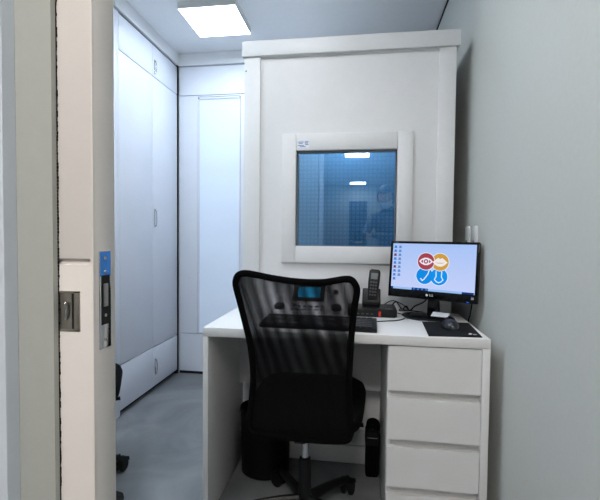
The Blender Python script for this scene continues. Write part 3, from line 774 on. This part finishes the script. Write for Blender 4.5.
# local frame on the steep upper face: from (-0.02,.052) to (.02,.135)
ua = math.atan2(0.083, 0.040)
UF = Matrix.Translation((0, -0.0215, 0.0535)) @ Matrix.Rotation(ua - PI/2, 4, 'X')
bm = bmesh.new(); box(bm, -0.040, 0.100, -0.007, 0.001, 0.004, 0.088, bev=0.003, mtx=UF); sb = link('screen_surround', bm, 'black_pl', au, True)
bm = bmesh.new(); box(bm, -0.018, 0.082, -0.0078, -0.0068, 0.020, 0.068, mtx=UF); lc = link('display', bm, emat('audiometer_lcd', (40, 160, 215), 1.1), sb)
lf_ = math.atan2(0.028, 0.09)
LF = Matrix.Translation((0, -0.110, 0.0245)) @ Matrix.Rotation(lf_, 4, 'X')
for x in (-0.092, 0.158):
    bm = bmesh.new(); lathe(bm, [(0, 0.016), (0.019, 0.016), (0.022, 0.012), (0.024, 0)], (0, 0, 0), 28, LF @ Matrix.Translation((x, 0.040, 0))); link('dial', bm, 'black_pl', au, True)
bm = bmesh.new(); lathe(bm, [(0, 0.012), (0.010, 0.012), (0.012, 0)], (0, 0, 0), 20, UF @ Matrix.Translation((0.150, 0, 0.05)) @ Matrix.Rotation(PI/2, 4, 'X')); link('dial', bm, 'black_pl', au, True)
for k in range(6):
    for j in range(2):
        bm = bmesh.new(); box(bm, -0.042+0.026*k, -0.026+0.026*k, 0.020+0.030*j, 0.029+0.030*j, -0.001, 0.003, bev=0.001, mtx=LF); link('button', bm, 'key', au, True)

# ------------------------------------------------------------------ sockets on the right wall
for y in (1.984, 1.872):
    lab = 'rounded white wall plate beside the booth, the one %s' % ('further back, left in view' if y > 1.9 else 'nearer the front, right in view')
    t = thing('wall_plate', lab, 'wall plate', (WX, y, 1.10), 0, 'white wall plates above the monitor')
    bm = bmesh.new()
    pts = []
    for (cx_, cz_, a0) in ((0.024, 0.040, 0), (-0.024, 0.040, 90), (-0.024, -0.040, 180), (0.024, -0.040, 270)):
        for k in range(6):
            a = math.radians(a0+90*k/5); pts.append((cx_+0.015*math.cos(a), cz_+0.012*math.sin(a)))
    prism(bm, pts, 'x', -0.008, 0, bev=0.002); link('plate', bm, 'white_pl', t, True)
    bm = bmesh.new(); box(bm, -0.012, -0.007, -0.012, 0.012, -0.034, -0.012, bev=0.002); link('socket', bm, 'greytxt', t, True)

# ------------------------------------------------------------------ things under the desk
tb = thing('waste_bin', 'round black waste bin on the floor under the left end of the desk', 'waste bin', (-0.422, 1.856, 0))
OV = Matrix.Diagonal((1.16, 1, 1, 1))
bm = bmesh.new(); lathe(bm, [(0, 0.004), (0.090, 0.0), (0.096, 0.006), (0.101, 0.285), (0.103, 0.288), (0.103, 0.300), (0.097, 0.300), (0.092, 0.012), (0, 0.010)], seg=44, mtx=OV); link('bucket', bm, 'bin', tb, True)
bm = bmesh.new(); tube(bm, [(1.16*0.0995*math.cos(2*PI*i/40), 0.0995*math.sin(2*PI*i/40), 0.30) for i in range(40)], 0.0045, 8, closed=True); link('rim', bm, 'bin', tb, True)

bg = thing('bag', 'small black bag with a top handle beside the drawers under the desk', 'bag', (0.0720, 1.905, 0))
bm = bmesh.new()
box(bm, -0.029, 0.031, -0.045, 0.048, 0.002, 0.205, bev=0.012)
link('body', bm, 'blk_fab', bg, True)
bm = bmesh.new(); box(bm, -0.031, 0.033, -0.049, 0.040, 0.150, 0.212, bev=0.010); fl = link('flap', bm, 'rubber', bg, True)
bm = bmesh.new(); box(bm, -0.022, 0.024, -0.0500, -0.0480, 0.188, 0.191); link('sheen_strip', bm, 'greytxt', fl)  # pale strip painted on for the sheen across the flap
bm = bmesh.new(); tube(bm, spline([(-0.012, 0, 0.205), (-0.012, 0, 0.234), (-0.004, 0, 0.244), (0.012, 0, 0.244), (0.020, 0, 0.234), (0.020, 0, 0.205)], 5), 0.015, 10); link('carry_handle', bm, 'blk_fab', bg, True)

# ------------------------------------------------------------------ cables
def cable(pts, r, label, m='rubber', n=10):
    bm = bmesh.new(); tube(bm, spline(pts, n), r, 8); return tag(link('cable', bm, m, None, True), label, 'cable')
cz = DZ+0.003
cable([(0.168, 1.86, cz+0.01), (0.195, 1.855, cz+0.004), (0.200, 1.80, cz), (0.165, 1.742, cz), (0.11, 1.715, cz), (0.075, 1.70, cz)], 0.0022, 'thin black cable curving from the mini computer to the keyboard')
cable([(0.150, 1.947, cz+0.02), (0.175, 1.950, cz+0.045), (0.200, 1.93, cz+0.015), (0.215, 1.90, cz+0.035), (0.235, 1.93, cz+0.01), (0.260, 1.94, cz+0.03), (0.30, 1.945, cz+0.05), (0.325, 1.90, cz+0.10)], 0.003, 'black cable looping up from the mini computer to the back of the monitor')
cable([(0.120, 1.950, cz+0.03), (0.160, 1.951, cz+0.050), (0.21, 1.948, cz+0.03), (0.225, 1.915, cz+0.012), (0.195, 1.905, cz+0.02), (0.19, 1.93, cz+0.008), (0.24, 1.948, cz+0.006), (0.30, 1.951, cz)], 0.0022, 'thin curled cable lying behind the mini computer')
cable([(0.462, 1.775, DZ+0.15), (0.474, 1.80, DZ+0.09), (0.474, 1.83, DZ+0.02), (0.470, 1.84, DZ-0.02), (0.470, 1.84, DZ-0.20)], 0.0025, 'thin black cable dropping from the monitor behind the right desk edge')
cable([(0.352, 1.69, DZ+0.012), (0.352, 1.72, cz+0.002), (0.33, 1.748, cz+0.001), (0.25, 1.765, cz), (0.205, 1.80, cz)], 0.0018, 'thin mouse cable running back from the mouse')

# ------------------------------------------------------------------ photographer (seen mirrored in the booth glass)
def skin(name, nodes, edges, m, parent=None, sub_=2, root=0):
    me = bpy.data.meshes.new(name); me.from_pydata([n[0] for n in nodes], edges, []); me.materials.append(M[m])
    ob = bpy.data.objects.new(name, me); C.objects.link(ob)
    if parent is not None: ob.parent = parent
    md = ob.modifiers.new('skin', 'SKIN'); md.use_smooth_shade = True
    for i, n in enumerate(nodes):
        r_ = n[1]; r_ = (r_, r_) if not isinstance(r_, tuple) else r_
        me.skin_vertices[0].data[i].radius = r_
        me.skin_vertices[0].data[i].use_root = (i == root)
    s = ob.modifiers.new('sub', 'SUBSURF'); s.levels = sub_; s.render_levels = sub_
    return ob
pr = thing('person', 'person in dark grey top and face mask holding a camera, mirrored in booth glass', 'person', (0.30, -0.42, 0))
ox, oy = 0.30, -0.42
def L(p): return (p[0]-ox, p[1]-oy, p[2])
N_ = [  # clothed body: torso, legs
    (L((0.32, -0.46, 0.88)), (0.15, 0.11)), (L((0.31, -0.45, 1.02)), (0.135, 0.10)), (L((0.30, -0.42, 1.18)), (0.15, 0.105)), (L((0.29, -0.39, 1.29)), (0.14, 0.09)), (L((0.285, -0.37, 1.36)), (0.06, 0.06)), (L((0.28, -0.35, 1.41)), (0.052, 0.052)),
    (L((0.145, -0.37, 1.30)), 0.058), (L((0.06, -0.30, 1.12)), 0.046), (L((0.02, -0.15, 1.085)), 0.033), (L((0.012, -0.115, 1.085)), 0.030),
    (L((0.43, -0.38, 1.30)), 0.058), (L((0.44, -0.26, 1.09)), 0.046), (L((0.16, -0.115, 1.115)), 0.034), (L((0.115, -0.10, 1.115)), 0.030),
    (L((0.24, -0.45, 0.80)), 0.088), (L((0.23, -0.42, 0.46)), 0.060), (L((0.23, -0.46, 0.10)), 0.040),
    (L((0.41, -0.47, 0.80)), 0.088), (L((0.42, -0.46, 0.46)), 0.060), (L((0.43, -0.52, 0.10)), 0.040),
    (L((0.23, -0.34, 0.035)), (0.035, 0.04)), (L((0.43, -0.40, 0.035)), (0.035, 0.04))]
E_ = [(0, 1), (1, 2), (2, 3), (3, 4), (4, 5), (3, 6), (6, 7), (7, 8), (8, 9), (3, 10), (10, 11), (11, 12), (12, 13), (0, 14), (14, 15), (15, 16), (16, 20), (0, 17), (17, 18), (18, 19), (19, 21)]
body = skin('body', N_, E_, 'shirt', pr)
# head
HC = Vector(L((0.265, -0.320, 1.505)))
HR = Matrix.Translation(HC) @ Matrix.Rotation(math.radians(18), 4, 'Z') @ Matrix.Rotation(math.radians(-26), 4, 'X')
# face looks to +y (towards the booth) before rotation, tipped down to the camera
bm = bmesh.new(); bmesh.ops.create_uvsphere(bm, u_segments=32, v_segments=24, radius=1)
for v in bm.verts:
    x, y, z = v.co
    wz = 1.0 if z > -0.1 else 1.0 - 0.42*(-z-0.1)
    v.co = Vector((x*0.075*wz, y*0.095*(1.0 if y < 0 else 0.92)*(wz*0.4+0.6), z*0.118))
    if y > 0.6 and abs(x) < 0.28 and -0.25 < z < 0.12: v.co.y += 0.020*(1-abs(x)/0.28)*(1-abs(z+0.15)/0.3 if abs(z+0.15) < 0.3 else 0)
    if y > 0.5 and 0.05 < z < 0.22 and 0.2 < abs(x) < 0.6: v.co.y -= 0.006
for s in (-1, 1):
    lathe(bm, [(0, 0.006), (0.016, 0.006), (0.020, 0.0), (0.012, -0.006), (0, -0.006)], seg=18, mtx=Matrix.Translation((s*0.076, -0.005, 0.0)) @ Matrix.Rotation(s*PI/2, 4, 'Y') @ Matrix.Diagonal((1.5, 1, 1, 1)))
bm.transform(HR); link('head', bm, 'skin', pr, True)
for s in (-1, 1):
    bm = bmesh.new(); bmesh.ops.create_uvsphere(bm, u_segments=14, v_segments=10, radius=0.011); bm.transform(HR @ Matrix.Translation((s*0.030, 0.076, 0.012))); link('eye', bm, 'whitetxt', pr, True)
    bm = bmesh.new(); bmesh.ops.create_uvsphere(bm, u_segments=12, v_segments=8, radius=0.006); bm.transform(HR @ Matrix.Translation((s*0.030, 0.0835, 0.011))); link('iris', bm, 'hair', pr, True)
bm = bmesh.new(); bmesh.ops.create_uvsphere(bm, u_segments=30, v_segments=22, radius=1)
dl = [v for v in bm.verts if (v.co.y > 0.35 and v.co.z < 0.42) or v.co.z < -0.55]
bmesh.ops.delete(bm, geom=dl, context='VERTS')
for v in bm.verts:
    x, y, z = v.co; v.co = Vector((x*0.086, y*0.106-0.004, z*0.128+0.004))
bm.transform(HR); hr = link('hair', bm, 'hair', pr, True)
sd = hr.modifiers.new('thick', 'SOLIDIFY'); sd.thickness = 0.008
bm = bmesh.new(); bmesh.ops.create_uvsphere(bm, u_segments=30, v_segments=22, radius=1)
dl = [v for v in bm.verts if v.co.y < 0.15 or v.co.z > -0.05 or v.co.z < -0.88]
bmesh.ops.delete(bm, geom=dl, context='VERTS')
for v in bm.verts:
    x, y, z = v.co; v.co = Vector((x*0.078, y*0.108+0.002, z*0.116))
bm.transform(HR); mk = link('face_mask', bm, 'mask', pr, True); sd = mk.modifiers.new('thick', 'SOLIDIFY'); sd.thickness = 0.002
def hand(wrist, palm, tips, thumb):
    W, Pm = Vector(L(wrist)), Vector(L(palm))
    nodes = [(W, 0.024), (W.lerp(Pm, 0.6), (0.030, 0.020)), (Pm, (0.034, 0.018))]; edges = [(0, 1), (1, 2)]
    skin('hand', nodes, edges, 'skin', pr)
    for b, mid, tip in tips + [thumb]:
        B, K, T = Vector(L(b)), Vector(L(mid)), Vector(L(tip))
        skin('finger', [(Pm.lerp(B, 0.5), 0.009), (B, 0.0092), (K, 0.0085), (T, 0.0072)], [(0, 1), (1, 2), (2, 3)], 'skin', pr)
hand((0.012, -0.118, 1.085), (-0.002, -0.075, 1.050),
     [((-0.030+0.018*k, -0.052, 1.042), (-0.034+0.019*k, -0.030-0.002*k, 1.044), (-0.036+0.020*k, -0.026, 1.056+0.002*k)) for k in range(4)],
     ((0.030, -0.080, 1.062), (0.050, -0.070, 1.080), (0.056, -0.060, 1.095)))
hand((0.118, -0.100, 1.115), (0.092, -0.088, 1.105),
     [((0.084, -0.060, 1.130-0.018*k), (0.080, -0.040, 1.131-0.019*k), (0.066-0.002*k, -0.037, 1.130-0.019*k)) for k in range(4)],
     ((0.085, -0.112, 1.125), (0.068, -0.124, 1.125), (0.050, -0.126, 1.120)))
ca = thing('photo_camera', 'black photo camera held by the person mirrored in the glass', 'camera', (0.0, -0.085, 1.10))
bm = bmesh.new(); box(bm, -0.068, 0.068, -0.030, 0.028, -0.046, 0.040, bev=0.008); box(bm, 0.044, 0.074, 0.0, 0.040, -0.044, 0.034, bev=0.008); prism(bm, [(-0.030, 0.036), (0.030, 0.036), (0.018, 0.062), (-0.018, 0.062)], 'y', -0.030, 0.026, bev=0.003); link('body', bm, 'black_pl', ca, True)
bm = bmesh.new(); lathe(bm, [(0, 0), (0.034, 0), (0.034, 0.026), (0.031, 0.050), (0.028, 0.050), (0.026, 0.044), (0, 0.044)], (0, 0.024, 0), 32, Matrix.Rotation(-PI/2, 4, 'X')); link('lens', bm, 'gloss_bk', ca, True)
